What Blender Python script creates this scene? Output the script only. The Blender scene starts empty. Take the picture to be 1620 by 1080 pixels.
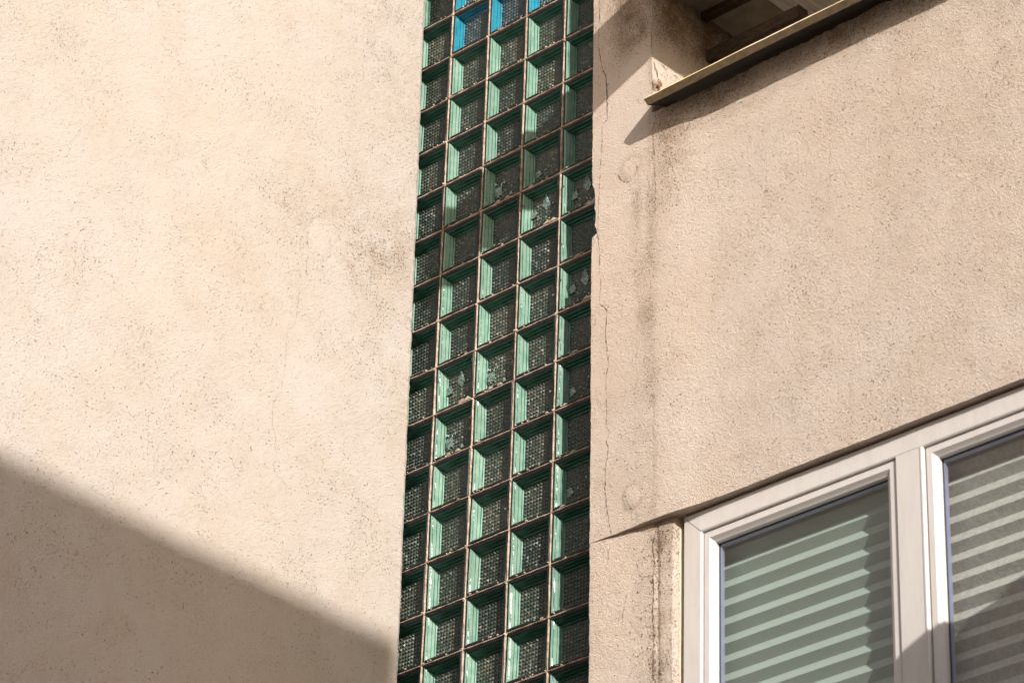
import bpy, math, random
import numpy as np
from mathutils import Matrix, Vector
random.seed(7)
rng = np.random.default_rng(7)
S = bpy.context.scene
COL = S.collection
# ------------------------------------------------------------------ camera
F_PX = 5279.76
CR = np.array([[0.73190201, 0.32782634, 0.59736867],
               [0.68073325, -0.39082693, -0.61956158],
               [0.03035916, 0.86010709, -0.50920931]])
CAM = np.array([0.0, -7.2678, 1.6])
cd = bpy.data.cameras.new('camera')
cam = bpy.data.objects.new('camera', cd)
COL.objects.link(cam)
M4 = Matrix([list(CR[i]) + [CAM[i]] for i in range(3)] + [[0, 0, 0, 1]])
cam.matrix_world = M4
cd.sensor_width = 36.0
cd.lens = F_PX / 1620 * 36
cd.clip_start = 0.1
cd.clip_end = 2000
cd.dof.use_dof = True
cd.dof.focus_distance = 12.2
cd.dof.aperture_fstop = 4.5
S.camera = cam
# ------------------------------------------------------------------ sun and sky
AZ, EL = math.radians(63), math.radians(21)
TO_SUN = Vector((math.sin(AZ) * math.cos(EL), -math.cos(AZ) * math.cos(EL), math.sin(EL)))
w = bpy.data.worlds.new('World')
S.world = w
w.use_nodes = True
nt = w.node_tree
nt.nodes.clear()
sky = nt.nodes.new('ShaderNodeTexSky')
sky.sky_type = 'NISHITA'
sky.sun_disc = False
sky.sun_elevation = EL
sky.sun_rotation = math.atan2(TO_SUN.x, TO_SUN.y)
sky.dust_density = 3.0
bg = nt.nodes.new('ShaderNodeBackground')
bg.inputs['Strength'].default_value = 0.105
wo = nt.nodes.new('ShaderNodeOutputWorld')
nt.links.new(sky.outputs[0], bg.inputs[0])
nt.links.new(bg.outputs[0], wo.inputs[0])
sl = bpy.data.lights.new('sun', 'SUN')
sl.energy = 5.0
sl.angle = math.radians(0.45)
sl.color = (1.0, 0.94, 0.87)
so = bpy.data.objects.new('sun', sl)
so.rotation_euler = TO_SUN.to_track_quat('Z', 'Y').to_euler()
so.location = (20, -20, 20)
COL.objects.link(so)
S.view_settings.view_transform = 'Standard'
S.view_settings.look = 'None'
S.view_settings.gamma = 1
S.view_settings.exposure = 0.34
S.cycles.max_bounces = 8


# ------------------------------------------------------------------ helpers
def ray(px, py):
    return CR @ np.array([px - 810, -(py - 540), -F_PX])


def at(px, py, Y):           # photo pixel -> point on the vertical plane y = Y
    d = ray(px, py)
    return CAM + d * ((Y - CAM[1]) / d[1])


def atx(px, py, X):
    d = ray(px, py)
    return CAM + d * ((X - CAM[0]) / d[0])


def tag(o, label=None, cat=None, group=None, kind=None):
    if label: o['label'] = label
    if cat: o['category'] = cat
    if group: o['group'] = group
    if kind: o['kind'] = kind
    return o


def empty(name, loc, parent=None):
    o = bpy.data.objects.new(name, None)
    COL.objects.link(o)
    o.empty_display_size = 0.2
    if parent is not None:
        o.parent = parent
        o.location = Vector(loc) - WL[parent.name]
    else:
        o.location = loc
    WL[o.name] = Vector(loc)
    return o


WL = {}


class MB:
    def __init__(s):
        s.v = []; s.f = []; s.m = []; s.attr = None

    def add(s, vs, fs, m=0):
        b = len(s.v)
        s.v += [tuple(map(float, p)) for p in vs]
        s.f += [tuple(b + i for i in f) for f in fs]
        s.m += [m] * len(fs)

    def box(s, lo, hi, m=0):
        x0, y0, z0 = lo; x1, y1, z1 = hi
        s.add([(x0, y0, z0), (x1, y0, z0), (x1, y1, z0), (x0, y1, z0), (x0, y0, z1), (x1, y0, z1), (x1, y1, z1), (x0, y1, z1)],
              [(0, 3, 2, 1), (4, 5, 6, 7), (0, 1, 5, 4), (1, 2, 6, 5), (2, 3, 7, 6), (3, 0, 4, 7)], m)

    def prism_x(s, prof, x0, x1, m=0, x0b=None, mats=None):      # prof: list of (y, z), counter-clockwise seen from +x
        n = len(prof)
        vs = [((x0 if x0b is None else x0 + x0b[i]), y, z) for i, (y, z) in enumerate(prof)] + [(x1, y, z) for y, z in prof]
        for i in range(n):
            j = (i + 1) % n
            s.add([vs[i], vs[j], vs[n + j], vs[n + i]], [(0, 1, 2, 3)], mats[i] if mats else m)
        s.add(vs[:n], [tuple(range(n - 1, -1, -1))], m)
        s.add(vs[n:], [tuple(range(n))], m)

    def prism_z(s, prof, z0, z1, m=0):                 # prof: list of (x, y)
        n = len(prof)
        vs = [(x, y, z0) for x, y in prof] + [(x, y, z1) for x, y in prof]
        fs = [(i, (i + 1) % n, n + (i + 1) % n, n + i) for i in range(n)] + [tuple(range(n - 1, -1, -1)), tuple(range(n, 2 * n))]
        s.add(vs, fs, m)

    def build(s, name, mats, parent=None, loc=None, smooth=False, attrs=None, bevel=0):
        me = bpy.data.meshes.new(name)
        base = Vector(loc) if loc is not None else (WL[parent.name] if parent is not None else Vector((0, 0, 0)))
        v = np.array(s.v) - np.array(base)
        me.from_pydata(v.tolist(), [], s.f)
        if not isinstance(mats, (list, tuple)): mats = [mats]
        for m in mats: me.materials.append(m)
        me.polygons.foreach_set('material_index', s.m)
        if smooth: me.polygons.foreach_set('use_smooth', [True] * len(s.f))
        if attrs:
            for k, arr in attrs.items():
                a = me.attributes.new(k, 'FLOAT', 'POINT')
                full = np.zeros(len(s.v), dtype=np.float32)
                full[:len(arr)] = arr
                a.data.foreach_set('value', full)
        me.update()
        o = bpy.data.objects.new(name, me)
        COL.objects.link(o)
        WL[o.name] = base
        if parent is not None:
            o.parent = parent
            o.location = base - WL[parent.name]
        else:
            o.location = base
        if bevel:
            b = o.modifiers.new('bevel', 'BEVEL'); b.width = bevel; b.segments = 2; b.limit_method = 'ANGLE'
        return o


# ------------------------------------------------------------------ materials
class N:
    """tiny node builder"""
    def __init__(s, name):
        s.m = bpy.data.materials.new(name)
        s.m.use_nodes = True
        s.t = s.m.node_tree
        s.b = s.t.nodes['Principled BSDF']
        s.out = s.t.nodes['Material Output']
        g = s.t.nodes.new('ShaderNodeNewGeometry')
        s.pos = g.outputs['Position']

    def n(s, kind, **kw):
        x = s.t.nodes.new('ShaderNode' + kind)
        for k, v in kw.items(): setattr(x, k, v)
        return x

    def setin(s, sock, v):
        if hasattr(v, 'is_output') or isinstance(v, bpy.types.NodeSocket): s.t.links.new(v, sock)
        else:
            sock.default_value = v

    def math(s, op, a, b=None, c=None, clamp=False):
        x = s.n('Math', operation=op, use_clamp=clamp)
        s.setin(x.inputs[0], a)
        if b is not None: s.setin(x.inputs[1], b)
        if c is not None: s.setin(x.inputs[2], c)
        return x.outputs[0]

    def scale(s, vec):
        x = s.n('Mapping')
        s.t.links.new(s.pos, x.inputs[0])
        x.inputs['Scale'].default_value = vec
        return x.outputs[0]

    def noise(s, scale, detail=3, rough=0.5, vec=None, dist=0.0):
        x = s.n('TexNoise')
        s.t.links.new(vec or s.pos, x.inputs['Vector'])
        x.inputs['Scale'].default_value = scale
        x.inputs['Detail'].default_value = detail
        x.inputs['Roughness'].default_value = rough
        x.inputs['Distortion'].default_value = dist
        return x.outputs['Fac']

    def vor(s, scale, feature='F1', vec=None):
        x = s.n('TexVoronoi', feature=feature)
        s.t.links.new(vec or s.pos, x.inputs['Vector'])
        x.inputs['Scale'].default_value = scale
        return x.outputs['Distance']

    def ramp(s, fac, a, b, lo=0.0, hi=1.0):            # smooth remap of a value
        x = s.n('MapRange', interpolation_type='SMOOTHSTEP')
        s.setin(x.inputs['Value'], fac)
        x.inputs['From Min'].default_value = a
        x.inputs['From Max'].default_value = b
        x.inputs['To Min'].default_value = lo
        x.inputs['To Max'].default_value = hi
        return x.outputs[0]

    def mix(s, fac, a, b, mode='MIX'):
        x = s.n('Mix', data_type='RGBA', blend_type=mode)
        s.setin(x.inputs[0], fac)
        for i, v in ((6, a), (7, b)):
            if isinstance(v, (tuple, list)): v = (*v, 1.0) if len(v) == 3 else v
            s.setin(x.inputs[i], v)
        return x.outputs[2]

    def attr(s, name):
        x = s.n('Attribute', attribute_name=name)
        return x.outputs['Fac']

    def bump(s, h, strength, dist):
        x = s.n('Bump')
        s.t.links.new(h, x.inputs['Height'])
        x.inputs['Strength'].default_value = strength
        x.inputs['Distance'].default_value = dist
        s.t.links.new(x.outputs[0], s.b.inputs['Normal'])

    def base(s, c):
        if isinstance(c, (tuple, list)): s.b.inputs['Base Color'].default_value = (*c, 1)
        else: s.t.links.new(c, s.b.inputs['Base Color'])

    def rough(s, r):
        s.setin(s.b.inputs['Roughness'], r)


def plaster(name, c1, c2, c3, speck, grain, speckle_scale=95, dirtcol=(0.16, 0.10, 0.055)):
    k = N(name)
    big = k.noise(1.1, 5, 0.6)
    mid = k.noise(4.5, 6, 0.62, dist=0.4)
    fine = k.noise(38, 4, 0.6)
    col = k.mix(k.ramp(big, 0.36, 0.64), c1, c2)
    col = k.mix(k.ramp(mid, 0.42, 0.70, 0, 0.55), col, c3)
    col = k.mix(k.ramp(fine, 0.35, 0.75, 0, 0.22), col, c2)
    dirt = k.attr('dirt')
    # worn dirt sitting in the pits
    sp = k.noise(speckle_scale, 2, 0.55)
    sp2 = k.noise(speckle_scale * 2.3, 2, 0.5)
    clus = k.ramp(k.noise(5.0, 6, 0.7), 0.40, 0.68)
    dens = k.math('ADD', k.math('MULTIPLY', clus, 0.055), k.math('MULTIPLY', dirt, 0.10))
    thr = k.math('SUBTRACT', 0.695 - speck, dens)
    a = k.math('MULTIPLY', k.math('SUBTRACT', sp, thr), 14.0, clamp=True)
    b = k.math('MULTIPLY', k.math('SUBTRACT', sp2, k.math('ADD', thr, 0.01)), 12.0, clamp=True)
    sm = k.math('MAXIMUM', a, k.math('MULTIPLY', b, 0.8))
    haz = k.math('MULTIPLY', k.math('MULTIPLY', dirt, k.ramp(k.noise(14, 6, 0.7), 0.25, 0.75)), 0.75, clamp=True)
    col = k.mix(haz, col, tuple(min(1, x * 1.9) for x in dirtcol))
    col = k.mix(k.math('MULTIPLY', sm, 0.72), col, dirtcol)
    k.base(col)
    k.rough(0.93)
    k.b.inputs['Specular IOR Level'].default_value = 0.2
    g1 = k.noise(240, 3, 0.65)
    g2 = k.vor(300)
    g3 = k.noise(75, 3, 0.5)
    h = k.math('ADD', k.math('MULTIPLY', g1, 1.0), k.math('MULTIPLY', g2, 0.45))
    h = k.math('ADD', h, k.math('MULTIPLY', g3, 0.6))
    h = k.math('SUBTRACT', h, k.math('MULTIPLY', sm, 0.8))
    k.bump(h, 1.0, grain)
    return k.m


M = {}
M['facade'] = plaster('facade_plaster', (0.675, 0.555, 0.462), (0.685, 0.585, 0.51), (0.63, 0.505, 0.405), 0.034, 0.0058, 150)
M['wing'] = plaster('wing_plaster', (0.480, 0.425, 0.378), (0.492, 0.445, 0.412), (0.460, 0.390, 0.325), 0.012, 0.0036, 125, (0.20, 0.145, 0.10))
k = N('crack_shadow_dirt'); k.base((0.11, 0.075, 0.05)); k.rough(1); M['crack'] = k.m
k = N('hairline_crack'); k.base((0.26, 0.19, 0.14)); k.rough(1); M['hair'] = k.m
k = N('bare_mortar'); k.base(k.mix(k.noise(30, 5, 0.6), (0.40, 0.19, 0.09), (0.14, 0.07, 0.04))); k.rough(0.95)
k.bump(k.noise(90, 4), 0.8, 0.006); M['bare'] = k.m
k = N('fresh_plaster_edge'); k.base(k.mix(k.ramp(k.noise(40, 5, 0.6), 0.3, 0.7), (0.72, 0.56, 0.38), (0.80, 0.70, 0.56))); k.rough(0.9)
k.bump(k.noise(120, 3), 0.6, 0.003); M['edge'] = k.m


def glassy(name, col, col2, rough, spec=0.5, dirt=0.3):
    k = N(name)
    rnd = k.n('ObjectInfo').outputs['Random']
    c = k.mix(k.ramp(k.noise(22, 4, 0.6), 0.3, 0.7), col, col2)
    c = k.mix(k.math('MULTIPLY', rnd, 0.45), c, tuple(x * 0.55 for x in col2))
    d = k.ramp(k.noise(60, 5, 0.7), 0.56, 0.74, 0, dirt)
    c = k.mix(d, c, (0.22, 0.17, 0.11))
    k.base(c)
    k.rough(k.math('ADD', rough, k.math('MULTIPLY', d, 0.5)))
    k.b.inputs['Specular IOR Level'].default_value = spec
    k.bump(k.noise(45, 3, 0.5), 0.35, 0.004)
    return k.m


M['rim'] = glassy('dark_glass_rim', (0.006, 0.009, 0.011), (0.010, 0.016, 0.02), 0.38, 0.16, 0.05)
M['side'] = glassy('sunlit_green_glass_edge', (0.14, 0.27, 0.205), (0.24, 0.36, 0.285), 0.45, 0.25, 0.25)  # paler copy of the block glass, imitates sun caught by the upright sides
M['clear'] = glassy('shaded_green_glass', (0.008, 0.062, 0.042), (0.02, 0.10, 0.07), 0.3, 0.25, 0.12)  # dark copy of the edge glass, paints shade onto the level faces
M['shaded_cyan'] = glassy('shaded_cyan_glass', (0.0, 0.12, 0.22), (0.0, 0.17, 0.28), 0.15, 0.6, 0.1)  # same painted shade for the cyan blocks
M['groove'] = glassy('deep_green_glass', (0.01, 0.085, 0.062), (0.02, 0.13, 0.095), 0.2, 0.3, 0.1)
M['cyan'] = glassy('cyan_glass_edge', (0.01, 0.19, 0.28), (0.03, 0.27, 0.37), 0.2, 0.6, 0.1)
M['cyan_groove'] = glassy('deep_cyan_glass', (0.0, 0.08, 0.16), (0.0, 0.12, 0.22), 0.12, 0.6, 0.1)


def waffle(name, a, b):
    k = N(name)
    rnd = k.n('ObjectInfo').outputs['Random']
    c = k.mix(k.ramp(k.noise(9, 5, 0.7), 0.3, 0.7), a, b)
    c = k.mix(k.ramp(k.noise(70, 3, 0.6), 0.52, 0.70, 0, 0.35), c, (0.40, 0.34, 0.24))  # pale specks painted in as sparkle of sunlit facets
    c = k.mix(k.math('MULTIPLY', rnd, 0.75), c, tuple(x * 0.35 for x in b))
    k.base(c); k.rough(0.34); k.b.inputs['Specular IOR Level'].default_value = 0.5
    k.bump(k.noise(180, 2, 0.5), 0.25, 0.002)
    return k.m


M['waffle'] = waffle('waffle_glass', (0.062, 0.068, 0.048), (0.02, 0.048, 0.035))
M['waffle_blue'] = waffle('waffle_glass_blue', (0.06, 0.11, 0.12), (0.03, 0.07, 0.09))
k = N('glass_shard'); k.base((0.55, 0.72, 0.66)); k.rough(0.15); M['shard'] = k.m
k = N('glass_flake'); k.base(k.mix(k.ramp(k.noise(120, 4, 0.7), 0.4, 0.6), (0.04, 0.10, 0.08), (0.20, 0.27, 0.24))); k.rough(0.2); M['flake'] = k.m
k = N('joint_mortar')
k.base(k.mix(k.ramp(k.noise(35, 6, 0.7), 0.35, 0.65), (0.56, 0.47, 0.37), (0.28, 0.21, 0.15))); k.rough(0.95)
k.bump(k.noise(200, 3), 0.9, 0.003); M['mortar'] = k.m

k = N('white_window_profile')
st = k.noise(6, 5, 0.6, k.scale((6, 6, 1)))
c = k.mix(k.ramp(st, 0.3, 0.75), (0.63, 0.60, 0.58), (0.59, 0.55, 0.525))
c = k.mix(k.ramp(k.noise(30, 6, 0.7), 0.60, 0.80, 0, 0.35), c, (0.46, 0.40, 0.35))
c = k.mix(k.ramp(k.noise(5, 7, 0.75, k.scale((5, 5, 1.2))), 0.60, 0.80, 0, 0.10), c, (0.45, 0.40, 0.36))
k.base(c); k.rough(0.42); k.bump(k.noise(90, 2), 0.15, 0.001); M['pvc'] = k.m
k = N('rubber_gasket'); k.base((0.03, 0.028, 0.028)); k.rough(0.6); M['gasket'] = k.m
k = N('aluminium_spacer'); k.base((0.36, 0.37, 0.58)); k.rough(0.35); k.b.inputs['Metallic'].default_value = 0.5; M['spacer'] = k.m
k = N('pane_glass')
tr = k.n('BsdfTransparent'); tr.inputs[0].default_value = (0.87, 0.93, 0.90, 1)
gl = k.n('BsdfGlossy'); gl.inputs['Roughness'].default_value = 0.0
gl.inputs['Color'].default_value = (1, 1, 1, 1)
gg = k.n('NewGeometry')
dp = k.n('VectorMath', operation='DOT_PRODUCT')
k.t.links.new(gg.outputs['Incoming'], dp.inputs[0]); k.t.links.new(gg.outputs['Normal'], dp.inputs[1])
cc = k.math('SUBTRACT', 1.0, k.math('ABSOLUTE', dp.outputs['Value']), clamp=True)
frs = k.math('ADD', k.math('MULTIPLY', k.math('POWER', cc, 5.0), 0.9), 0.05)
mx = k.n('MixShader')
k.t.links.new(frs, mx.inputs[0]); k.t.links.new(tr.outputs[0], mx.inputs[1]); k.t.links.new(gl.outputs[0], mx.inputs[2])
k.t.links.new(mx.outputs[0], k.out.inputs['Surface'])
M['pane'] = k.m
k = N('blind_fabric')
k.base(k.mix(k.noise(300, 2), (0.33, 0.37, 0.35), (0.37, 0.41, 0.39))); k.rough(0.85)
M['blind'] = k.m
k = N('reflection_tinted_blind_fabric')
k.base(k.mix(k.ramp(k.noise(60, 4, 0.6), 0.3, 0.7), (0.50, 0.47, 0.455), (0.40, 0.365, 0.35))); k.rough(0.85); k.bump(k.noise(160, 3), 0.6, 0.003)  # brown tone stands in for the wall reflected in the pane
M['blind_b'] = k.m
k = N('weathered_board')
st = k.noise(10, 6, 0.7, k.scale((3, 9, 9)))
gr = k.noise(60, 4, 0.6, k.scale((9, 1, 1)))
c = k.mix(k.ramp(st, 0.35, 0.7), (0.115, 0.074, 0.028), (0.05, 0.032, 0.015))
c = k.mix(k.ramp(gr, 0.55, 0.7, 0, 0.6), c, (0.05, 0.03, 0.018))
k.base(c); k.rough(0.8); k.bump(gr, 0.6, 0.003); M['board'] = k.m
k = N('shaded_underside'); k.base((0.022, 0.016, 0.011)); k.rough(0.9); M['underside_shade'] = k.m  # near-black colour paints the deep shade under the board
k = N('sunlit_board_edge')
c = k.mix(k.ramp(k.noise(7, 5, 0.6, k.scale((2, 8, 8))), 0.4, 0.62), (0.85, 0.62, 0.26), (0.85, 0.72, 0.52))
k.base(c); k.rough(0.6); M['board_edge'] = k.m  # bright yellow base imitates sun on the upper bevel
k = N('dark_stained_wood')
st = k.noise(12, 6, 0.7, k.scale((2, 10, 10)))
k.base(k.mix(k.ramp(st, 0.35, 0.75), (0.030, 0.017, 0.010), (0.10, 0.05, 0.02))); k.rough(0.75); k.bump(st, 0.5, 0.004); M['darkwood'] = k.m
k = N('ceiling_board')
c = k.mix(k.ramp(k.noise(9, 6, 0.65), 0.35, 0.7), (0.36, 0.31, 0.245), (0.24, 0.20, 0.15))
k.base(c); k.rough(0.9); k.bump(k.noise(80, 3), 0.4, 0.002); M['ceil'] = k.m
k = N('streaked_white_board')
c = k.mix(k.ramp(k.noise(30, 5, 0.7, k.scale((4, 0.35, 1))), 0.35, 0.7), (0.78, 0.74, 0.68), (0.50, 0.44, 0.38))
k.base(c); k.rough(0.7); M['streak'] = k.m
k = N('paving')
c = k.mix(k.ramp(k.noise(0.6, 8, 0.6), 0.3, 0.7), (0.11, 0.095, 0.08), (0.15, 0.13, 0.11))
k.base(c); k.rough(0.9); k.bump(k.noise(40, 4), 0.5, 0.01); M['paving'] = k.m
k = N('neighbour_render')
k.base(k.mix(k.ramp(k.noise(1.5, 6, 0.6), 0.3, 0.7), (0.48, 0.38, 0.28), (0.55, 0.45, 0.35))); k.rough(0.9); k.bump(k.noise(120, 3), 0.5, 0.004); M['neigh'] = k.m
k = N('roof_tile'); k.base((0.25, 0.10, 0.06)); k.rough(0.8); M['roof'] = k.m
k = N('dark_room'); k.base((0.05, 0.045, 0.04)); k.rough(0.9); M['room'] = k.m
k = N('window_glass_far'); k.base((0.03, 0.04, 0.05)); k.rough(0.08); M['farglass'] = k.m

# ------------------------------------------------------------------ setting
g = MB(); g.add([(-300, -300, 0), (300, -300, 0), (300, 300, 0), (-300, 300, 0)], [(0, 1, 2, 3)])
tag(g.build('ground', M['paving']), kind='structure')

bld = empty('apartment_building', (-6.5, 0.5, 0))
tag(bld, 'beige roughcast building with a glass block strip beside a white framed window', 'building')


# smooth value noise for geometry
def vnoise(seed):
    r = np.random.default_rng(seed)
    T = r.random((64, 64))

    def f(a, b):
        a = np.asarray(a, float); b = np.asarray(b, float)
        ia = np.floor(a).astype(int); ib = np.floor(b).astype(int)
        fa = a - ia; fb = b - ib
        fa = fa * fa * (3 - 2 * fa); fb = fb * fb * (3 - 2 * fb)
        g00 = T[ia % 64, ib % 64]; g10 = T[(ia + 1) % 64, ib % 64]; g01 = T[ia % 64, (ib + 1) % 64]; g11 = T[(ia + 1) % 64, (ib + 1) % 64]
        return (g00 * (1 - fa) + g10 * fa) * (1 - fb) + (g01 * (1 - fa) + g11 * fa) * fb - 0.5
    return f


n1, n2, n3 = vnoise(1), vnoise(2), vnoise(3)


def fbm(a, b, s):
    return n1(a * s, b * s) + 0.5 * n2(a * s * 2.1, b * s * 2.1) + 0.25 * n3(a * s * 4.3, b * s * 4.3)


def sstep(x, a, b):
    t = np.clip((np.asarray(x, float) - a) / (b - a), 0, 1)
    return t * t * (3 - 2 * t)


# --- facade surface description
def x_crease(z): return -6.343 - 0.0147 * (np.asarray(z, float) - 6.7)


PATCH = [at(997, 266, 0), at(1000, 785, 0)]
ZE = 6.648                       # underside of the wall above the window


def h_face(x, z):                # y of the plaster face (smaller = nearer the street)
    x = np.asarray(x, float); z = np.asarray(z, float)
    y = 0.0035 * fbm(x, z, 5.0) + 0.0012 * fbm(x, z, 23.0)
    xc = x_crease(z)
    y = y + 0.017 * sstep(x, xc + 0.005, xc + 0.28)
    y = y + 0.0012 * np.exp(-((x - xc - 0.004 * fbm(z, z * 0, 6)) / 0.005) ** 2) * sstep(fbm(z, z * 0 + 3, 4), -0.3, 0.4)          # hollow at the joint
    for c in PATCH:
        r = np.hypot(x - c[0], (z - c[2])) / (0.040 * (1 + 0.35 * fbm(x + c[2], z, 22)))
        y = y - 0.0022 * np.exp(-(r ** 4)) + 0.0016 * np.exp(-((r - 1.05) / 0.2) ** 2) * sstep(fbm(x, z, 14), -0.4, 0.5)
    return y


NOTCH = [(292, 0), (300, 3), (318, 4.5), (332, 3.5), (336, 6), (350, 5.5), (358, 4.5), (366, 7), (372, 8), (375, 0.5), (378, 0)]
NZ = [(at(938, py, 0)[2], d / 340.0) for py, d in NOTCH][::-1]


def x_left(z):
    z = np.asarray(z, float)
    x = -6.611 - 0.0157 * (z - 6.14)
    x = x + 0.0022 * fbm(z * 0 + 3.3, z, 14) + 0.0016 * fbm(z * 0 + 8.1, z, 50)
    return x + np.interp(z, [a for a, b in NZ], [b for a, b in NZ])


def dirt_face(x, z):
    xc = x_crease(z)
    nz = fbm(x, z, 9) + 0.5
    nst = fbm(x * 6, z * 0.8, 3) + 0.5
    d = 0.6 * nst * np.exp(-((x - xc + 0.05) / 0.055) ** 2) * sstep(-z, -8.1, -7.9) * (0.35 + 0.65 * sstep(z, 6.7, 7.6))
    d = d + 0.4 * np.exp(-((x - xc) / 0.02) ** 2)
    # grime below the board
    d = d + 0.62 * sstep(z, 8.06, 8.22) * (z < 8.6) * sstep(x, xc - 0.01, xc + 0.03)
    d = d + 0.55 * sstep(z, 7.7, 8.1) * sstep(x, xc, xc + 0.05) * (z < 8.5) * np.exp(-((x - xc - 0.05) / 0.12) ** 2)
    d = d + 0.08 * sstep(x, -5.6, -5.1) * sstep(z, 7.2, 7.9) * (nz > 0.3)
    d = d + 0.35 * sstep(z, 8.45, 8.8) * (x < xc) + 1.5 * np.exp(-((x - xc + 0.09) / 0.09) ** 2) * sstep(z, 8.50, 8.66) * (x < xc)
    d = d + 0.08 * np.exp(-((x + 5.35) / 0.09) ** 2) + 0.02 * sstep(z, 6.9, 7.8) * (x > xc)
    for c in PATCH:
        r = np.hypot(x - c[0], (z - c[2])) / (0.040 * (1 + 0.35 * fbm(x + c[2], z, 22)))
        d = d + 0.5 * np.exp(-((r - 1.1) / 0.25) ** 2) - 0.5 * np.exp(-r ** 4)
    return np.clip(d * (0.6 + 0.8 * nz), 0, 1.6)


def grid_surf(mb, U, V, P):
    b = len(mb.v)
    nu, nv = len(U), len(V)
    pts = np.array(P).reshape(-1, 3)
    mb.v += [tuple(p) for p in pts]
    for j in range(nv - 1):
        for i in range(nu - 1):
            a = b + j * nu + i
            mb.f.append((a, a + 1, a + nu + 1, a + nu)); mb.m.append(0)


def wall_patch(mb, dl, xl, xr, zb, zt, nx, nz, yf=h_face, df=dirt_face):
    """xl, xr functions of z; zb, zt functions of x"""
    u = np.linspace(0, 1, nx); v = np.linspace(0, 1, nz)
    UU, VV = np.meshgrid(u, v)
    X = xl(np.full_like(UU, 7.0)) * (1 - UU) + xr(np.full_like(UU, 7.0)) * UU
    Z = zb(X) * (1 - VV) + zt(X) * VV
    X = xl(Z) * (1 - UU) + xr(Z) * UU
    Y = yf(X, Z)
    grid_surf(mb, u, v, np.stack([X, Y, Z], -1))
    dl += list(df(X, Z).ravel())
    return X, Y, Z


def back_edge(mb, line, dy=None, m=0, to=None):
    """extrude an edge line of points back into the wall (+y)"""
    line = np.array(line)
    n = len(line)
    b = line.copy(); b[:, 1] = to
    mb.add(np.vstack([line, b]), [(i, i + 1, n + i + 1, n + i) for i in range(n - 1)], m)


cst = lambda c: (lambda z: np.full_like(np.asarray(z, float), c))
f = MB(); dl = []
ztop = lambda x: cst(9.6)(x)
ze_line = lambda x: ZE + 0.0022 * fbm(np.asarray(x, float), np.zeros_like(np.asarray(x, float)) + 1.7, 9) + 0.001 * fbm(np.asarray(x, float), np.zeros_like(np.asarray(x, float)) + 4.7, 60)
# pier beside the glass, above the window line
A_ = wall_patch(f, dl, x_left, x_crease, ze_line, ztop, 70, 560)
# spandrel between window and board
zs_top = lambda x: 8.260 + 0.007 * fbm(np.asarray(x, float), np.zeros_like(np.asarray(x, float)), 30) + 0.004 * fbm(np.asarray(x, float), np.zeros_like(np.asarray(x, float)) + 5, 90)
B_ = wall_patch(f, dl, x_crease, cst(-3.0), ze_line, zs_top, 300, 170)


# pier beside the window, sloping back towards the frame
def h_low(x, z):
    x = np.asarray(x, float)
    t = np.clip((x + 6.60) / 0.33, 0, 1.2)
    y = 0.030 * t ** 1.1 + 0.002 + 0.0035 * fbm(x, z, 5.0) + 0.0016 * fbm(x, z, 25.0)
    y = y + 0.004 * np.exp(-((x - (x_crease(z) - 0.004)) / 0.007) ** 2)
    return y + 0.02 * sstep(x, -6.282, -6.268)


def d_low(x, z):
    nz = fbm(x, z, 9) + 0.5
    xc = x_crease(z)
    d = 0.28 * np.exp(-((x - xc + 0.0) / 0.02) ** 2) + 0.2 * np.exp(-((x - xc - 0.02) / 0.06) ** 2) + 0.3 * sstep(x, -6.5, -6.4)
    return np.clip(d * (0.4 + 1.3 * nz), 0, 1.6)


xr_low = lambda z: -6.268 + 0.003 * fbm(np.asarray(z, float), np.zeros_like(np.asarray(z, float)) + 2, 9) - 0.010 * np.exp(-((np.asarray(z, float) - 6.64) / 0.02) ** 2)
C_ = wall_patch(f, dl, x_left, xr_low, cst(4.9), lambda x: ze_line(x) - 0.0005, 70, 330, h_low, d_low)
nplain = len(f.v)
# returns of the edges
back_edge(f, [(A_[0][j, 0], A_[1][j, 0], A_[2][j, 0]) for j in range(A_[0].shape[0])], to=0.30)
back_edge(f, [(C_[0][j, 0], C_[1][j, 0], C_[2][j, 0]) for j in range(C_[0].shape[0])], to=0.30)
back_edge(f, [(A_[0][0, i], A_[1][0, i], A_[2][0, i]) for i in range(A_[0].shape[1])], to=0.15)
back_edge(f, [(B_[0][0, i], B_[1][0, i], B_[2][0, i]) for i in range(B_[0].shape[1])], to=0.15)
back_edge(f, [(B_[0][-1, i], B_[1][-1, i], B_[2][-1, i]) for i in range(B_[0].shape[1])], to=0.10, m=2)
# plaster reveal strip next to the window frame
back_edge(f, [(C_[0][j, -1], C_[1][j, -1], C_[2][j, -1]) for j in range(C_[0].shape[0])], to=0.10, m=3)
# rough masonry seen in the gap above the frame
for i in range(26):
    x = -6.24 + i * 0.075 + random.uniform(-0.01, 0.01)
    f.box((x, 0.052, ZE - random.uniform(0.004, 0.010)), (x + random.uniform(0.04, 0.07), 0.12, ZE + 0.01), 2)
# lintel and wall above the recess, wall below the window, wall to the right
ZC = 8.846
f.box((-6.372, 0.0, ZC + 0.05), (-3.0, 0.30, 12.2), 0)
f.box((-6.75, 0.0, 9.6), (-6.372, 0.30, 12.2), 0)
f.box((-8.4, 0.10, 9.95), (-6.75, 0.40, 12.2), 0)
f.box((-3.0, 0.0, 0), (2.0, 0.30, 12.2), 0)
f.box((-6.62, 0.012, 0), (-3.0, 0.30, 4.9), 0)
f.box((-8.4, 0.10, 0), (-6.62, 0.40, 5.94), 0)
f.box((-3.9, 0.015, 4.9), (-3.0, 0.30, ZE), 0)
f.box((-8.4, 0.30, 5.9), (-3.0, 0.42, 8.2), 4)


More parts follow.
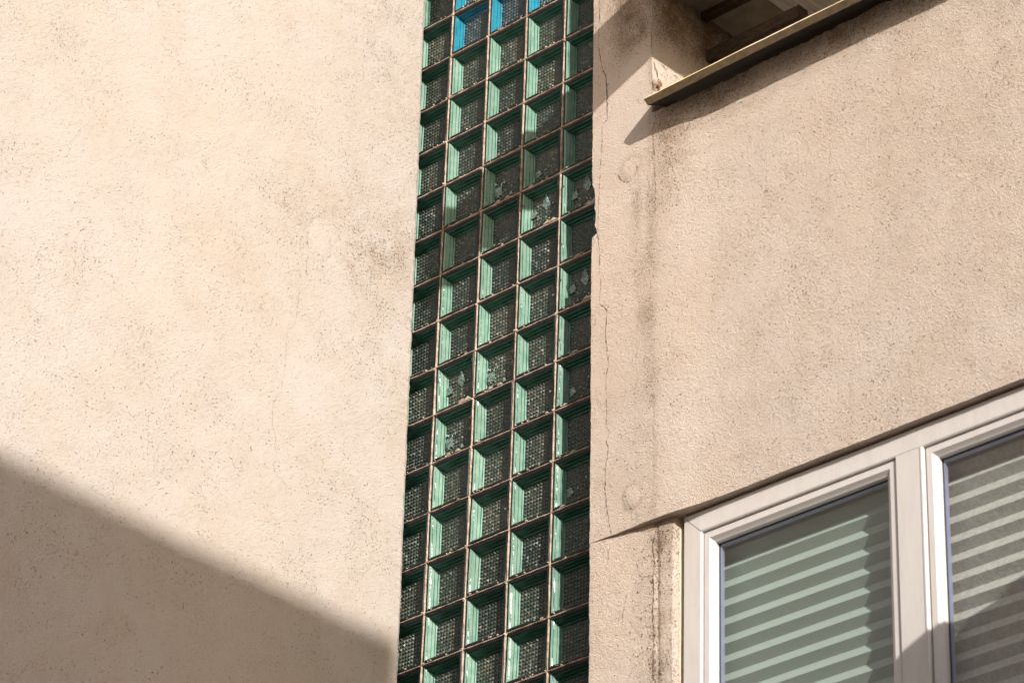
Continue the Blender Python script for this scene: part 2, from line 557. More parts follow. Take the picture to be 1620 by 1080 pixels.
def cracks(mb, lines, plane, width, m, prj):
    for pts in lines:
        w0 = width
        P = []
        for (a, b) in zip(pts[:-1], pts[1:]):
            n = max(2, int(math.hypot(b[0] - a[0], b[1] - a[1]) / 3))
            for i in range(n):
                t = i / n
                P.append((a[0] + (b[0] - a[0]) * t + random.uniform(-0.7, 0.7), a[1] + (b[1] - a[1]) * t + random.uniform(-0.5, 0.5)))
        P.append(pts[-1])
        Q = [prj(*p) for p in P]
        vs = []; n = len(Q)
        for i, q in enumerate(Q):
            wd = w0 * random.choice((0.15, 0.4, 0.7, 1.0, 1.3)) * random.uniform(0.5, 1.0) * min(1, (i + 0.3) / 3, (n - 1 - i + 0.3) / 3)
            a = Q[max(0, i - 1)]; b = Q[min(n - 1, i + 1)]
            d = np.array(b) - np.array(a); d /= np.linalg.norm(d) + 1e-9
            if plane == 'y': nn = np.array([d[2], 0, -d[0]])
            else: nn = np.array([0, d[2], -d[1]])
            vs += [tuple(np.array(q) + nn * wd / 2), tuple(np.array(q) - nn * wd / 2)]
        mb.add(vs, [(2 * i, 2 * i + 1, 2 * i + 3, 2 * i + 2) for i in range(n - 1)], m)


def prj_face(px, py):
    p = at(px, py, 0)
    for _ in range(3): p = at(px, py, float(h_face(p[0], p[2])) - 0.0012)
    return p


def prj_low(px, py):
    p = at(px, py, 0.02)
    for _ in range(3): p = at(px, py, float(h_low(p[0], p[2])) - 0.0015)
    return p


main_crack = [(948, -20), (949, 20), (948, 42), (947, 75), (952, 107), (958, 120), (960, 142), (961, 189), (953, 198), (952, 238), (949, 272), (948, 310), (946, 340), (945.5, 372), (949, 399), (948, 425), (951, 450), (949, 470), (948, 480), (960, 489), (958, 527), (963, 575), (958, 602), (960, 640), (959, 669), (964, 684), (959, 698), (963, 707), (958, 738), (957, 773), (959, 796), (963, 822), (967, 846)]
cracks(f, [main_crack[:9], main_crack[8:15]], 'y', 0.0026, 1, prj_face)
cracks(f, [main_crack[14:18]], 'y', 0.0024, 1, prj_face)
cracks(f, [main_crack[22:]], 'y', 0.0027, 1, prj_face)
cracks(f, [[(960, 489), (967, 492), (971, 500)], [(961, 189), (968, 196)], [(964, 684), (956, 680)], [(949, 425), (944, 436)]], 'y', 0.0013, 5, prj_face)
cracks(f, [main_crack[17:23]], 'y', 0.0034, 1, prj_face)
cracks(f, [main_crack[4:8]], 'y', 0.0038, 1, prj_face)
cracks(f, [[(1037, 168), (1038, 188), (1032, 204), (1033, 222), (1036, 250)], [(1036, 250), (1037, 300), (1036, 340)]], 'y', 0.0020, 1, prj_face)
cracks(f, [[(977, 275), (982, 284), (990, 289), (996, 287)], [(1003, 255), (1008, 262), (1007, 272)], [(992, 795), (999, 804), (1007, 803)]], 'y', 0.004, 1, prj_face)
cracks(f, [[(968.6, 861), (961.7, 869), (963, 883), (959, 894), (957, 905)], [(992, 938), (985, 969), (985, 985)], [(1006, 885), (1009, 900), (1012, 910), (1031, 913)], [(958, 940), (975, 936), (992, 938)], [(1026, 1000), (1031, 1016)]], 'y', 0.0022, 5, prj_low)
cracks(f, [[(1034 + random.uniform(-2, 2), 845 + 23 * i) for i in range(11)]], 'y', 0.0045, 1, prj_low)
# pock marks: small dark pits along the seam and scattered
for i in range(150):
    px = random.gauss(1036, 7) if i < 90 else random.uniform(1000, 1070); py = random.uniform(835, 1085)
    q = prj_low(px, py); r = random.uniform(0.0012, 0.0034)
    a = [(q[0] + r * math.cos(t) * random.uniform(.6, 1.2), q[1], q[2] + r * math.sin(t) * random.uniform(.6, 1.5)) for t in np.linspace(0, 6.28, 7)[:-1]]
    f.add(a, [tuple(range(5, -1, -1))], 1)
for i in range(420):
    c = random.random()
    if c < 0.45: px = random.gauss(1025, 22); py = random.uniform(230, 810)
    else: px = random.uniform(1045, 1620); py = random.uniform(20, 800)
    if py > 815 - (px - 1040) * 0.40: continue
    q = prj_face(px, py); r = random.uniform(0.0010, 0.0026)
    if q[2] > 8.12: continue
    a = [(q[0] + r * math.cos(t) * random.uniform(.6, 1.3), q[1], q[2] + r * math.sin(t) * random.uniform(.6, 1.3)) for t in np.linspace(0, 6.28, 7)[:-1]]
    f.add(a, [tuple(range(5, -1, -1))], 1)
fac = f.build('wall', [M['facade'], M['crack'], M['bare'], M['edge'], M['room'], M['hair']], bld, smooth=False, attrs={'dirt': np.array(dl, dtype=np.float32)})
fac['label'] = 'cracked beige plaster wall between the glass blocks and the white window'

# --- recess above the board: jamb, ceiling boards, beams
j = MB()
ys = np.concatenate([np.linspace(0.0, 0.9, 70)]); zs = np.linspace(8.10, 9.7, 120)
YY, ZZ = np.meshgrid(ys, zs)
XX = x_crease(ZZ) + 0.003 * fbm(YY, ZZ, 8) - 0.0
YY2 = YY + (YY < 0.005) * 0.002
# broken hollow beside the board
hole = np.exp(-(((YY - 0.015) / 0.018) ** 2 + ((ZZ - (at(1045, 134, 0.02)[2])) / 0.018) ** 2))
XX = XX - 0.018 * hole
grid_surf(j, ys, zs, np.stack([XX, YY2, ZZ], -1))
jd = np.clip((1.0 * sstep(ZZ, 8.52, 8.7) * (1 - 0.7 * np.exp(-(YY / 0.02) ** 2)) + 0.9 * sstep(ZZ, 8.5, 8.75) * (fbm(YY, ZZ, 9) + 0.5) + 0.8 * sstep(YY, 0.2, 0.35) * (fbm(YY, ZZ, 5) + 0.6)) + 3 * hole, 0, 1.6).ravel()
j.v = [tuple(p) for p in j.v]
pj = lambda px, py: atx(px, py, float(x_crease(8.4)) + 0.003)
cracks(j, [[(1041, 101), (1048, 103), (1052, 109), (1056, 112)], [(1065, 118), (1069, 120), (1074, 123)]], 'x', 0.006, 1, pj)
cracks(j, [[(1033, 94), (1036, 104), (1040, 117), (1043, 128)]], 'x', 0.007, 1, pj)
hp = pj(1043, 136)
for q in range(14):       # broken-out plaster with rusty masonry showing beside the board
    cy, cz, r = hp[1] + random.gauss(0, .006), hp[2] + random.gauss(0, .012), random.uniform(.004, .009)
    cy = max(cy, 0.004)
    xx = float(x_crease(cz)) + 0.004 + random.uniform(0, .002)
    j.add([(xx + random.uniform(0, .002), cy + r * math.cos(t) * random.uniform(.5, 1.2), cz + r * math.sin(t) * random.uniform(.5, 1.3)) for t in np.linspace(0, 6.28, 7)[:-1]], [tuple(range(6))], 2 if q % 3 else 1)
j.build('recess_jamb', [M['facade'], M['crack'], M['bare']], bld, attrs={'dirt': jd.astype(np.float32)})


def atz(px, py, Z):
    d = ray(px, py)
    return CAM + d * ((Z - CAM[2]) / d[2])


xj = atz(1230, 10, ZC)[0]
c = MB(); c.box((-6.42, 0.012, ZC), (xj - 0.0015, 1.0, ZC + 0.045)); c.build('ceiling_board', M['ceil'], bld, bevel=0.003)
c = MB(); c.box((xj + 0.0015, 0.012, ZC - 0.006), (-3.0, 1.0, ZC + 0.045)); o = c.build('ceiling_board', M['streak'], bld, bevel=0.003)
o['label'] = 'pale streaked ceiling board'
c = MB(); c.box((-6.36, 0.9, 8.1), (-3.0, 1.0, ZC)); c.box((-3.0, 0.30, 8.1), (-2.9, 1.0, ZC)); c.box((-6.36, 0.10, 8.12), (-3.0, 1.0, 8.2), 0); c.build('recess_back_wall', M['ceil'], bld)


def beam(x0, x1, y0, y1, z0, z1, label=None):
    b = MB(); n = 40
    X = np.linspace(x0, x1, n)
    rows = []
    for x in X:
        jit = [0.0016 * float(fbm(x, q, 12)) for q in (1, 3, 5, 7)]
        rows += [(x, y0 + jit[0], z0 + jit[1]), (x, y1 + jit[2], z0 + jit[1]), (x, y1 + jit[2], z1), (x, y0 + jit[0], z1)]
    fs = []
    for i in range(n - 1):
        for q in range(4):
            fs.append((4 * i + q, 4 * i + (q + 1) % 4, 4 * i + 4 + (q + 1) % 4, 4 * i + 4 + q))
    fs += [(0, 1, 2, 3), (4 * n - 1, 4 * n - 2, 4 * n - 3, 4 * n - 4)]
    b.add(rows, fs)
    o = b.build('wooden_beam', M['darkwood'], bld, bevel=0.002)
    if label: o['label'] = label
    return o


beam(-6.366, -4.2, 0.268, 0.300, 8.814, 8.8455, 'dark wooden beam under the recess ceiling')
beam(-6.366, -5.942, 0.298, 0.350, 8.644, 8.692, 'short thick dark beam with a cut end')

# --- projecting board under the recess
b = MB()
prof = [(-0.080, 8.229), (-0.0835, 8.2545), (-0.0800, 8.2660), (0.10, 8.326), (0.10, 8.289)]
prof = prof[::-1]
#   mats per profile edge (edge i -> i+1)
ms = [0, 0, 1, 0, 0]
prof_f = [(-0.077, 8.229), (0.10, 8.325), (0.10, 8.362), (-0.0790, 8.2665), (-0.0835, 8.2590)]
n = 90
xs = np.linspace(-6.338, -3.1, n)
V = []
for i, x in enumerate(xs):
    for q, (yy, zz) in enumerate(prof_f):
        jx = 0.0
        if i == 0: jx = (0.020, 0.0, -0.03, 0.0, 0.006)[q]
        jz = 0.0013 * float(fbm(x, q * 3.0, 20)) + 0.003 * math.sin(x * 3)
        V.append((x + jx, yy + 0.0012 * float(fbm(x, q * 5.0 + 2, 25)), zz + jz))
k5 = 5
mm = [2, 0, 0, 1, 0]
for q in range(5):
    fs = [(k5 * i + q, k5 * i + (q + 1) % 5, k5 * (i + 1) + (q + 1) % 5, k5 * (i + 1) + q) for i in range(n - 1)]
    b.add(V, fs, mm[q]) if False else None
b.v = V; b.f = []; b.m = []
for q in range(5):
    for i in range(n - 1):
        b.f.append((k5 * i + q, k5 * (i + 1) + q, k5 * (i + 1) + (q + 1) % 5, k5 * i + (q + 1) % 5)); b.m.append(mm[q])
b.f.append((4, 3, 2, 1, 0)); b.m.append(0)
b.f.append(tuple(k5 * (n - 1) + q for q in range(5))); b.m.append(0)
o = b.build('ledge_board', [M['board'], M['board_edge'], M['underside_shade']], bld)
o['label'] = 'weathered wooden board projecting above the plaster wall'

# --- wing wall at the left (x = const), leaning slightly
XW = lambda z: -7.5875 - 0.0148 * (np.asarray(z, float) - 6.467)
wg = MB()
ys = np.concatenate([np.linspace(-5.0, -3.0, 60)[:-1], np.linspace(-3.0, 0.094, 260)])
zs = np.linspace(5.2, 10.8, 330)
YY, ZZ = np.meshgrid(ys, zs)
P0 = atx(505, 383, -7.62)


def h_wing(Y, Z):
    x = XW(Z) - 0.006 * sstep(Y, 0.080, 0.094) ** 2 + (0.004 * fbm(Z * 0 + 2, Z, 22) + 0.003 * fbm(Z * 0 + 6, Z, 60)) * sstep(Y, 0.02, 0.09) + 0.005 * fbm(Y, Z, 3.0) + 0.0016 * fbm(Y, Z, 14.0) + 0.0009 * fbm(Y, Z, 45)
    r = np.hypot((Y - P0[1]) / 0.055, (Z - P0[2]) / 0.085)
    return x + 0.003 * np.exp(-r ** 4) - 0.002 * np.exp(-((r - 1.05) / 0.15) ** 2)


XX = h_wing(YY, ZZ)
edge_j = 0.0
grid_surf(wg, ys, zs, np.stack([XX, YY, ZZ], -1))
nz = fbm(YY, ZZ, 5) + 0.5
nz2 = fbm(YY + 9, ZZ, 2.2) + 0.5
wd = 0.75 * sstep(YY, -0.75, 0.02) * sstep(ZZ, 6.9, 7.8) * nz * 1.3
wd += 0.35 * sstep(-YY, 1.2, 2.1) * sstep(ZZ, 8.7, 9.5) * nz2
wd += 0.35 * (nz2 > 0.62) * (nz2 - 0.62) * 3
wd += 0.30 * sstep(-ZZ, -7.6, -7.1) * nz * 1.6
wd += 0.45 * np.exp(-(((ZZ - P0[2]) / 0.14) ** 2)) * sstep(YY, P0[1] + 0.03, P0[1] + 0.2) * nz * 1.3
r = np.hypot((YY - P0[1]) / 0.055, (ZZ - P0[2]) / 0.085)
wd = np.clip(0.42 * wd * (1 - np.exp(-r ** 4)), 0, 1.3)
ed = [(float(XX[q, -1]), 0.094, float(ZZ[q, -1])) for q in range(len(zs))]
wg.add(ed + [(-8.4, 0.094, p[2]) for p in ed], [(q, q + 1, len(ed) + q + 1, len(ed) + q) for q in range(len(ed) - 1)], 0)
wg.box((-8.4, -5.0, 0), (-7.58, 0.094, 5.2), 0)
wg.box((-8.4, -5.0, 10.8), (-7.66, 0.094, 12.2), 0)
wg.box((-8.4, -5.04, 0), (-7.55, -5.0, 12.2), 0)


def prj_w(px, py):
    p = atx(px, py, -7.62)
    for _ in range(3): p = atx(px, py, float(h_wing(p[1], p[2])) + 0.0012)
    return p


cracks(wg, [[(485, 376), (488, 388), (491, 395)], [(487, 398), (485, 425), (486, 445)], [(473, 455), (472, 480), (468, 505), (465, 515), (455, 522), (453, 540), (452, 575), (446, 610), (432, 640), (430, 668), (436, 690), (437, 722)], [(436, 722), (433, 735), (435, 748), (452, 765), (455, 785)], [(453, 790), (450, 812)], [(546, 380), (558, 388), (572, 398), (585, 407)]], 'x', 0.0017, 1, prj_w)
for i in range(110):
    px = random.uniform(0, 640) if i < 60 else 640 - abs(random.gauss(0, 60)); py = random.uniform(0, 1080)
    if i >= 60: py = random.gauss(430, 190)
    q = prj_w(px, py); r = random.uniform(0.0010, 0.0028)
    if q[1] > 0.07: continue
    a = [(q[0], q[1] + r * math.cos(t) * random.uniform(.6, 1.3), q[2] + r * math.sin(t) * random.uniform(.6, 1.3)) for t in np.linspace(0, 6.28, 7)[:-1]]
    wg.add(a, [tuple(range(6))], 1)
o = wg.build('wing_wall', [M['wing'], M['hair']], bld, attrs={'dirt': wd.ravel().astype(np.float32)})
o['label'] = 'bright beige wall at the left, crossed by a soft shadow'

# --- glass block strip
GX, GZ, PT, GY = -7.6835, 6.6987, 0.19812, 0.10
gp = empty('glass_block_window', (-7.24, GY, 5.94), bld)
gp['label'] = 'tall strip of square green glass blocks with pale mortar joints'
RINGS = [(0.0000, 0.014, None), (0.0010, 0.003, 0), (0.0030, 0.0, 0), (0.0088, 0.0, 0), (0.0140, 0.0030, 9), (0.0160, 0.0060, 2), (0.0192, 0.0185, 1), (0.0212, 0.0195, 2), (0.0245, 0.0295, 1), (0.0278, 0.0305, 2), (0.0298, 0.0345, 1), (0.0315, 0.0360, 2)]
BW = 0.1905


def block_mesh(var, cyan=False, broken=0):
    b = MB(); rr = random.Random(var)
    prev = None
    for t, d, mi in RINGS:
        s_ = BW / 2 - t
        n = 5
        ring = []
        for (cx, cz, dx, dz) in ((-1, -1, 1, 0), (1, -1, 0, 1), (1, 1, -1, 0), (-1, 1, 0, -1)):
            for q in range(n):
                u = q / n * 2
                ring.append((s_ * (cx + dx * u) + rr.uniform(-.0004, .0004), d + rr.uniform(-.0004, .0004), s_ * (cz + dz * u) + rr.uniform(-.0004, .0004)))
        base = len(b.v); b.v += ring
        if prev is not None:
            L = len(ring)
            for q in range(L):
                b.f.append((prev + q, prev + (q + 1) % L, base + (q + 1) % L, base + q)); b.m.append((0, 0, 0, 1)[q // n] if mi == 9 else 7 if (mi == 1 and (q // n) % 2 == 0) else mi)  # left faces pale, other faces dark: sun direction put into the materials
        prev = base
    # waffle pane : small pyramids
    half = BW / 2 - 0.0312
    NP = 9
    stp = 2 * half / NP
    y0 = 0.0362
    bb = len(b.v)
    for jz in range(NP + 1):
        for ix in range(NP + 1):
            b.v.append((-half + ix * stp, y0 + rr.uniform(-.0004, .0004), -half + jz * stp))
    ap = len(b.v)
    hole = (rr.uniform(2, 7), rr.uniform(2, 7))
    for jz in range(NP):
        for ix in range(NP):
            hgt = 0.0064 * rr.uniform(0.7, 1.1)
            b.v.append((-half + (ix + .5) * stp + rr.uniform(-.0008, .0008), y0 - hgt, -half + (jz + .5) * stp + rr.uniform(-.0008, .0008)))
            k0 = bb + jz * (NP + 1) + ix
            q = [k0, k0 + 1, k0 + NP + 2, k0 + NP + 1]; a = ap + jz * NP + ix
            far = math.hypot(ix - hole[0], jz - hole[1])
            mat = 3
            for e in range(4):
                b.f.append((q[e], q[(e + 1) % 4], a)); b.m.append(mat)
    for _ in range(broken - 1):      # large broken flakes and chips out of the rim
        cx = rr.uniform(-half, half); cz = rr.uniform(-half, half); r = rr.uniform(0.012, 0.028); nn = rr.randint(4, 6)
        t0 = rr.uniform(0, 6)
        pts_ = [(cx + r * math.cos(t0 + t * 6.28 / nn) * rr.uniform(.3, 1.1), 0.030 + rr.uniform(-.004, .003), cz + r * math.sin(t0 + t * 6.28 / nn) * rr.uniform(.4, 1.4)) for t in range(nn)]
        b.add([(cx, 0.027, cz)] + pts_, [(0, 1 + (t + 1) % nn, 1 + t) for t in range(nn)], 8)
        side_ = rr.choice((-1, 1)); u = rr.uniform(-.07, .07); r = rr.uniform(.008, .018)
        b.add([(side_ * .092, -.0006, u - r), (side_ * (.092 - rr.uniform(.008, .016)), -.0008, u), (side_ * .092, -.0006, u + r * rr.uniform(.4, 1))], [(0, 1, 2) if side_ < 0 else (0, 2, 1)], 4)
        b.add([(u - r, -.0006, -.092), (u + r * .3, -.0009, -.092 + rr.uniform(.006, .016)), (u + r * 1.5, -.0006, -.092)], [(0, 2, 1)], 6)
    for _ in range(broken * 7):
        cx = rr.uniform(-half, half); cz = rr.uniform(-half, half * 0.3); r = rr.uniform(0.003, 0.010)
        b.add([(cx, 0.028, cz), (cx + r * rr.uniform(-1, 1), 0.031, cz + r * rr.uniform(.5, 2.2)), (cx + r * rr.uniform(.2, 1), 0.026, cz + r * rr.uniform(-.6, .8))], [(0, 1, 2)], 5)
    # a little mortar and dust left on the rim
    for _ in range(3):
        cx = rr.uniform(-0.08, 0.08); r = rr.uniform(0.0015, 0.0045); cz = -BW / 2 + rr.uniform(0.004, 0.014)
        b.add([(cx - r, -0.001, cz), (cx, -0.004, cz - r * .6), (cx + r * 1.4, -0.001, cz), (cx, -0.002, cz + r)], [(0, 1, 2, 3)], 6)
    me = bpy.data.meshes.new('glass_block')
    me.from_pydata(b.v, [], b.f)
    gm = [M['rim'], M['cyan'] if cyan else M['side'], M['cyan_groove'] if cyan else M['groove'], M['waffle_blue'] if cyan else M['waffle'], M['gasket'], M['shard'], M['mortar'], M['shaded_cyan'] if cyan else M['clear'], M['flake']]
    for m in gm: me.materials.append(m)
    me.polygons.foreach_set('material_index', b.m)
    me.update()
    return me


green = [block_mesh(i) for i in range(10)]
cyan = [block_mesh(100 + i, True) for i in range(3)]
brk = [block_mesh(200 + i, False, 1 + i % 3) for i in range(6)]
CY = {(1, 12), (2, 12), (3, 12), (1, 13), (2, 13)}
BR = {(2, 8), (3, 8), (4, 7), (4, 6), (3, 5), (4, 5), (4, 4), (3, 4), (2, 4), (1, 4), (3, 7), (4, 3), (4, 2), (3, 3), (1, 3), (2, 1), (4, 1)}
k_ = 0
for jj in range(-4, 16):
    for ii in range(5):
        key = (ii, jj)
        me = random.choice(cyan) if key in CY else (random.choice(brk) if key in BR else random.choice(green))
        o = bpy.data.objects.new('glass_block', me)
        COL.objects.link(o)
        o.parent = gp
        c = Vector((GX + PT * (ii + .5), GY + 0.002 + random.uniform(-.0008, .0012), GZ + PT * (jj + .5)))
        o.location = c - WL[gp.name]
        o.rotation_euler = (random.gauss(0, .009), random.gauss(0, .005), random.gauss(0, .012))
        if key in CY: o['label'] = 'cyan tinted glass block'
        elif key in BR: o['label'] = 'cracked green glass block with chipped face'
# mortar grid
mg = MB()


def mortar_bar(p0, p1, horiz):
    n = 14
    vs = []
    for i in range(n + 1):
        t = i / n
        wd = 0.0019 + 0.0013 * float(fbm(p0[0] * 7 + p0[1] * 3 + t * 9, p0[1] * 5, 1.0)) + random.uniform(-.0006, .0006)
        pr = GY - 0.0005 - 0.003 * abs(float(fbm(t * 6 + p0[0] * 9, p0[1] * 11, 1.0)))
        off = 0.0014 * float(fbm(t * 5, p0[0] * 17 + p0[1] * 13, 1.0))
        cx = p0[0] + (p1[0] - p0[0]) * t; cz = p0[1] + (p1[1] - p0[1]) * t
        for s_, yy in ((-1.25, GY + 0.01), (-.8, pr + .0008), (.8, pr), (1.25, GY + 0.01)):
            if horiz: vs.append((cx, yy, cz + off + s_ * wd))
            else: vs.append((cx + off + s_ * wd, yy, cz))
    fs = []
    for i in range(n):
        for q in range(3):
            fs.append((4 * i + q, 4 * i + q + 1, 4 * i + 5 + q, 4 * i + 4 + q))
    mg.add(vs, fs)


for ii in range(0, 6):
    for jj in range(-4, 16):
        mortar_bar((GX + PT * ii, GZ + PT * jj), (GX + PT * ii, GZ + PT * (jj + 1)), False)
for jj in range(-4, 17):
    for ii in range(5):
        mortar_bar((GX + PT * ii, GZ + PT * jj), (GX + PT * (ii + 1), GZ + PT * jj), True)
# lumps at the crossings and crumbs on the ledges
for jj in range(-4, 17):
    for ii in range(6):
        for q in range(random.choice((1, 1, 2, 3))):
            cx = GX + PT * ii + random.gauss(0, .004); cz = GZ + PT * jj + random.gauss(0, .004); r = random.uniform(.003, .008)
            vs = [(cx, GY - 0.004 - r * .4, cz)] + [(cx + r * math.cos(t) * random.uniform(.6, 1.2), GY + 0.001, cz + r * math.sin(t) * random.uniform(.6, 1.2)) for t in np.linspace(0, 6.28, 7)[:-1]]
            mg.add(vs, [(0, q2 + 1, (q2 + 1) % 6 + 1) for q2 in range(6)])
for _ in range(260):
    jj = random.randint(-3, 13); x = random.uniform(GX, GX + 1.0); r = random.uniform(.0015, .0055); cz = GZ + PT * jj + random.uniform(0.002, .008)
    mg.add([(x - r, GY + 0.001, cz), (x + r * 1.5, GY + 0.001, cz + r * .3), (x + r * .3, GY - .003, cz + r), (x, GY - .004, cz - r * .5)], [(0, 3, 2), (3, 1, 2), (0, 1, 3)])
mg.box((GX - 0.05, GY + 0.06, GZ - 0.85), (GX + 1.14, GY + 0.10, GZ + 3.25))
mg.build('mortar_joints', [M['mortar']], gp)
# rough mortar fillet between the last blocks and the plaster edge
mf = MB(); mf.box((GX + 1.002, GY + 0.002, GZ - 0.85), (GX + 1.14, GY + 0.05, GZ + 3.25)); mf.build('mortar_fillet', [M['mortar']], gp)

# --- window
FY = 0.045
wn = empty('window', (-5.1, FY, 5.0), bld)
wn['label'] = 'white framed double window with pleated blinds behind the panes'
XL, XR_, ZT, ZB = -6.248, -3.92, 6.640, 4.95
fw = 0.078


def frame_ring(x0, x1, z0, z1, prof, mats_, name, parent, label=None):
    """prof = list of (inset, y); mitred ring extruded around a rectangle"""
    b = MB(); prev = None
    idx = []
    for t, y in prof:
        base = len(b.v)
        b.v += [(x0 + t, y, z0 + t), (x1 - t, y, z0 + t), (x1 - t, y, z1 - t), (x0 + t, y, z1 - t)]
        idx.append(base)
    for q in range(len(prof) - 1):
        for e in range(4):
            b.f.append((idx[q] + e, idx[q] + (e + 1) % 4, idx[q + 1] + (e + 1) % 4, idx[q + 1] + e)); b.m.append(0)
    o = b.build(name, mats_, parent)
    if label: o['label'] = label
    return o


frame_ring(XL, XR_, ZB, ZT, [(-0.002, FY + 0.07), (0.0, FY + 0.002), (0.002, FY), (0.070, FY - 0.001), (0.0745, FY + 0.001), (0.0755, FY + 0.004), (0.0765, FY + 0.020), (0.076, FY + 0.07)], [M['pvc']], 'frame', wn)
for (cx_, cz_, sx_, sz_) in ((XL, ZT, 1, -1), (XR_, ZT, -1, -1), (XL, ZB, 1, 1), (XR_, ZB, -1, 1)):
    w_ = 0.0006
    mt = MB(); mt.add([(cx_ + w_, FY - .0016, cz_ - sz_ * 0), (cx_ - w_ * 0, FY - .0016, cz_ + sz_ * w_ * 1.5), (cx_ + sx_ * .0745, FY - .0016, cz_ + sz_ * .0755), (cx_ + sx_ * .0755, FY - .0016, cz_ + sz_ * .0745)], [(0, 1, 2, 3)])
    mt.build('mitre_joint', M['gasket'], wn)
# mullion
MX0, MX1 = at(1419, 800, FY)[0], at(1463.5, 800, FY)[0]
m_ = MB()
m_.prism_z([(MX0, FY + 0.05), (MX0, FY + 0.001), (MX0 + 0.003, FY - 0.002), (MX1 - 0.012, FY - 0.002), (MX1 - 0.009, FY - 0.0045), (MX1 - 0.003, FY - 0.0045), (MX1, FY), (MX1, FY + 0.05)], ZB + 0.0755, ZT - 0.0755)
m_.build('mullion', M['pvc'], wn)
SASH = [(0.0, FY + 0.055), (0.0, FY + 0.010), (0.003, FY + 0.006), (0.024, FY + 0.006), (0.034, FY + 0.014), (0.0405, FY + 0.018), (0.0415, FY + 0.034)]
GAS = [(0.0410, FY + 0.033), (0.0455, FY + 0.033), (0.0455, FY + 0.037)]
PY = FY + 0.0352
for n_, (a, b_) in enumerate(((XL + 0.0785, MX0 - 0.003), (MX1 + 0.004, XR_ - 0.0785))):
    z0, z1 = ZB + 0.0785, ZT - 0.0795
    s1 = frame_ring(a, b_, z0, z1, SASH if n_ else [(t * (1 if True else 1), y) for t, y in SASH], [M['pvc']], 'sash', wn)
    frame_ring(a, b_, z0, z1, GAS, [M['gasket']], 'gasket', wn)
    gpn = MB(); gpn.add([(a + 0.042, PY, z0 + 0.042), (b_ - 0.042, PY, z0 + 0.042), (b_ - 0.042, PY, z1 - 0.042), (a + 0.042, PY, z1 - 0.042)], [(0, 1, 2, 3)])
    gpn.build('glass_pane', M['pane'], wn)
    gi = MB(); gi.add([(a + 0.042, PY + 0.02, z0 + 0.042), (b_ - 0.042, PY + 0.02, z0 + 0.042), (b_ - 0.042, PY + 0.02, z1 - 0.042), (a + 0.042, PY + 0.02, z1 - 0.042)], [(0, 1, 2, 3)])
    frame_ring(a, b_, z0, z1, [(0.042, PY + 0.0005), (0.050, PY + 0.002), (0.050, PY + 0.015)], [M['spacer']], 'glazing_spacer', wn)
rm = MB()
rm.add([(-6.3, 0.55, 4.8), (-3.6, 0.55, 4.8), (-3.6, 0.55, 6.9), (-6.3, 0.55, 6.9)], [(0, 1, 2, 3)])
rm.add([(-6.3, 0.10, 6.66), (-3.6, 0.10, 6.66), (-3.6, 0.55, 6.66), (-6.3, 0.55, 6.66)], [(0, 1, 2, 3)])
rm.build('room_interior', M['room'], bld)
sl_ = MB(); sl_.box((-6.30, -0.05, 4.90), (-3.88, 0.09, 4.948)); sl_.build('window_sill', M['pvc'], wn, bevel=0.004)


# --- pleated blinds
def blind(x0, x1, z0, z1, yb, label, mat='blind'):
    b = MB()
    P = 0.0655; a = 0.022; h1 = 0.0368
    z = z1; row = []
    row.append((yb - 0.002, z1 + 0.02))
    while z > z0:
        row.append((yb + a / 2, z)); row.append((yb - a / 2, z - h1)); z -= P
    nx = 24
    X = np.linspace(x0, x1, nx)
    for (yy, zz) in row:
        for x in X:
            b.v.append((x, yy + 0.0006 * float(fbm(x, zz, 6)), zz + 0.0006 * float(fbm(x, zz, 5))))
    for r_ in range(len(row) - 1):
        for i in range(nx - 1):
            q = r_ * nx + i
            b.f.append((q, q + 1, q + nx + 1, q + nx)); b.m.append(0)
    for v in b.v: pass
    b.box((x0, yb - 0.012, z1 + 0.02), (x1, yb + 0.014, z1 + 0.045))
    o = b.build('pleated_blind', M[mat], loc=((x0 + x1) / 2, yb, z0))
    tag(o, label, 'window blind', 'pleated blinds behind the window panes')
    return o


blind(-6.125 - 0.085, MX0 - 0.040, 5.0, 6.555 + 0.06, FY + 0.088, 'pleated pale green blind behind the left window pane, left of the white mullion')
blind(MX1 - 0.02, XR_ - 0.11, 5.0, 6.555 + 0.06, FY + 0.088, 'pleated blind, browned to imitate a wall reflection, behind the right window pane, right of the white mullion', 'blind_b')

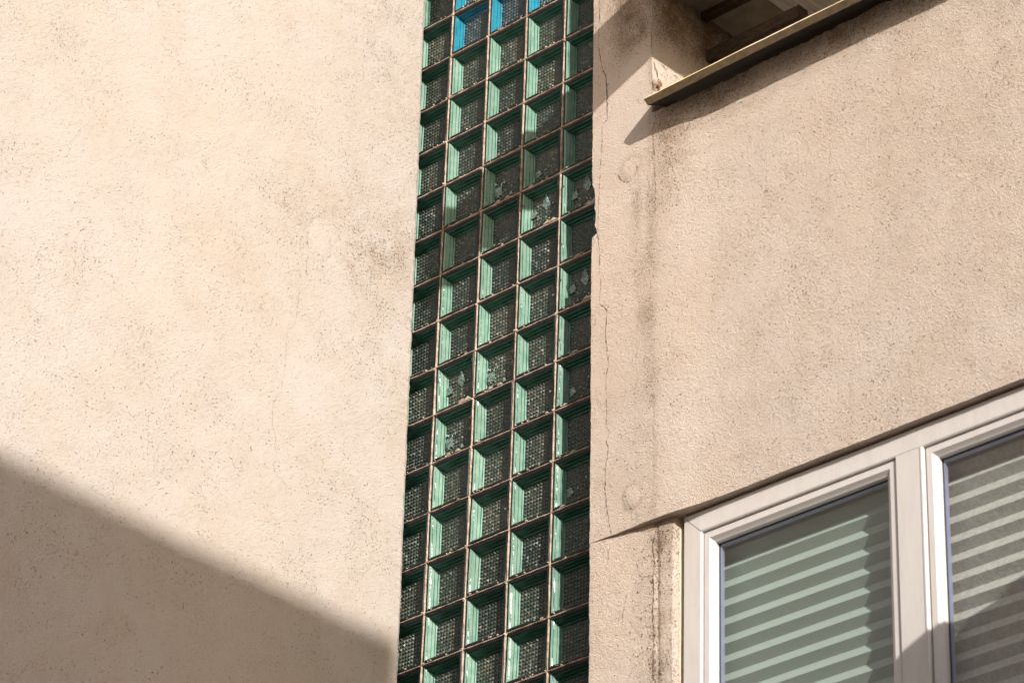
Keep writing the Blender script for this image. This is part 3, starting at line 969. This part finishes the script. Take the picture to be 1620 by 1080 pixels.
# --- unseen shadow casters added outside the view to shade the building
cb = MB(); cb.box((-5.20, -1.09, 9.03), (-5.14, -0.0, 9.36)); cb.build('shade_caster_beam', M['bare'], bld, bevel=0.004)  # unseen beam added to cast the diagonal shade band
G2 = at(673, 44, 0.10)
z2 = G2[2] + (-5.14 - G2[0]) * TO_SUN.z / TO_SUN.x
cb = MB(); cb.box((-5.20, -1.12, z2), (-5.14, -0.0, z2 + 0.30)); cb.build('shade_caster_beam', M['bare'], bld, bevel=0.004)  # second unseen beam, added to shade the top left blocks
by = MB()
by.box((-3.55, -1.25, 6.55), (-3.45, 0.0, 6.70)); by.box((-3.55, -1.25, 5.4), (-2.2, 0.0, 5.55)); by.box((-3.55, -1.25, 5.55), (-3.47, 0.0, 6.55))
by.box((-3.47, -1.25, 5.55), (-2.2, -1.17, 6.7))
by.build('shade_caster_box', M['neigh'], bld, bevel=0.006)  # unseen box added to shade the lower right pane

# --- neighbouring house across the yard, its eaves shade the lower left wall
Q = atx(300, 873, -7.62)      # a point of the shadow edge on the wing wall
Qc = atx(626, 1060, -7.62)     # where the shadow ends towards the glass
XN = 4.4
t = (XN + 7.62) / TO_SUN.x
zr = Q[2] + t * TO_SUN.z
yn = Qc[1] + t * TO_SUN.y
nb = empty('neighbouring_house', (XN - 1.1, yn - 8, 0))
tag(nb, 'neighbouring plastered house across the yard, outside the picture, whose roof shades the left wall', 'building')
h = MB()
h.add([(XN - .002, yn - 16, 0), (XN - .002, yn - .003, 0), (XN - 2.2, yn - .003, 0), (XN - 2.2, yn - 16, 0), (XN - .002, yn - 16, zr - .121), (XN - .002, yn - .003, zr - .121), (XN - 2.2, yn - .003, zr - 1.41), (XN - 2.2, yn - 16, zr - 1.41)],
      [(0, 3, 2, 1), (4, 5, 6, 7), (0, 1, 5, 4), (1, 2, 6, 5), (2, 3, 7, 6), (3, 0, 4, 7)]); h.build('wall', M['neigh'], nb)
r_ = MB()
r_.add([(XN, yn - 16, zr), (XN, yn, zr), (XN - 2.4, yn, zr - 1.4), (XN - 2.4, yn - 16, zr - 1.4), (XN, yn - 16, zr - .12), (XN, yn, zr - .12), (XN - 2.4, yn, zr - 1.52), (XN - 2.4, yn - 16, zr - 1.52)],
       [(0, 1, 2, 3), (4, 7, 6, 5), (0, 4, 5, 1), (1, 5, 6, 2), (2, 6, 7, 3), (3, 7, 4, 0)])
r_.build('roof', M['roof'], nb)
for q in range(5):
    for zz in (1.0, 4.0, 7.0):
        wv = MB(); y_ = yn - 2.4 - q * 3; wv.box((XN - 2.23, y_ - 1.1, zz), (XN - 2.15, y_, zz + 1.4)); wv.build('window', M['farglass'], nb, bevel=0.01)
print('roof z', zr, 'yn', yn, 'patch', PATCH)
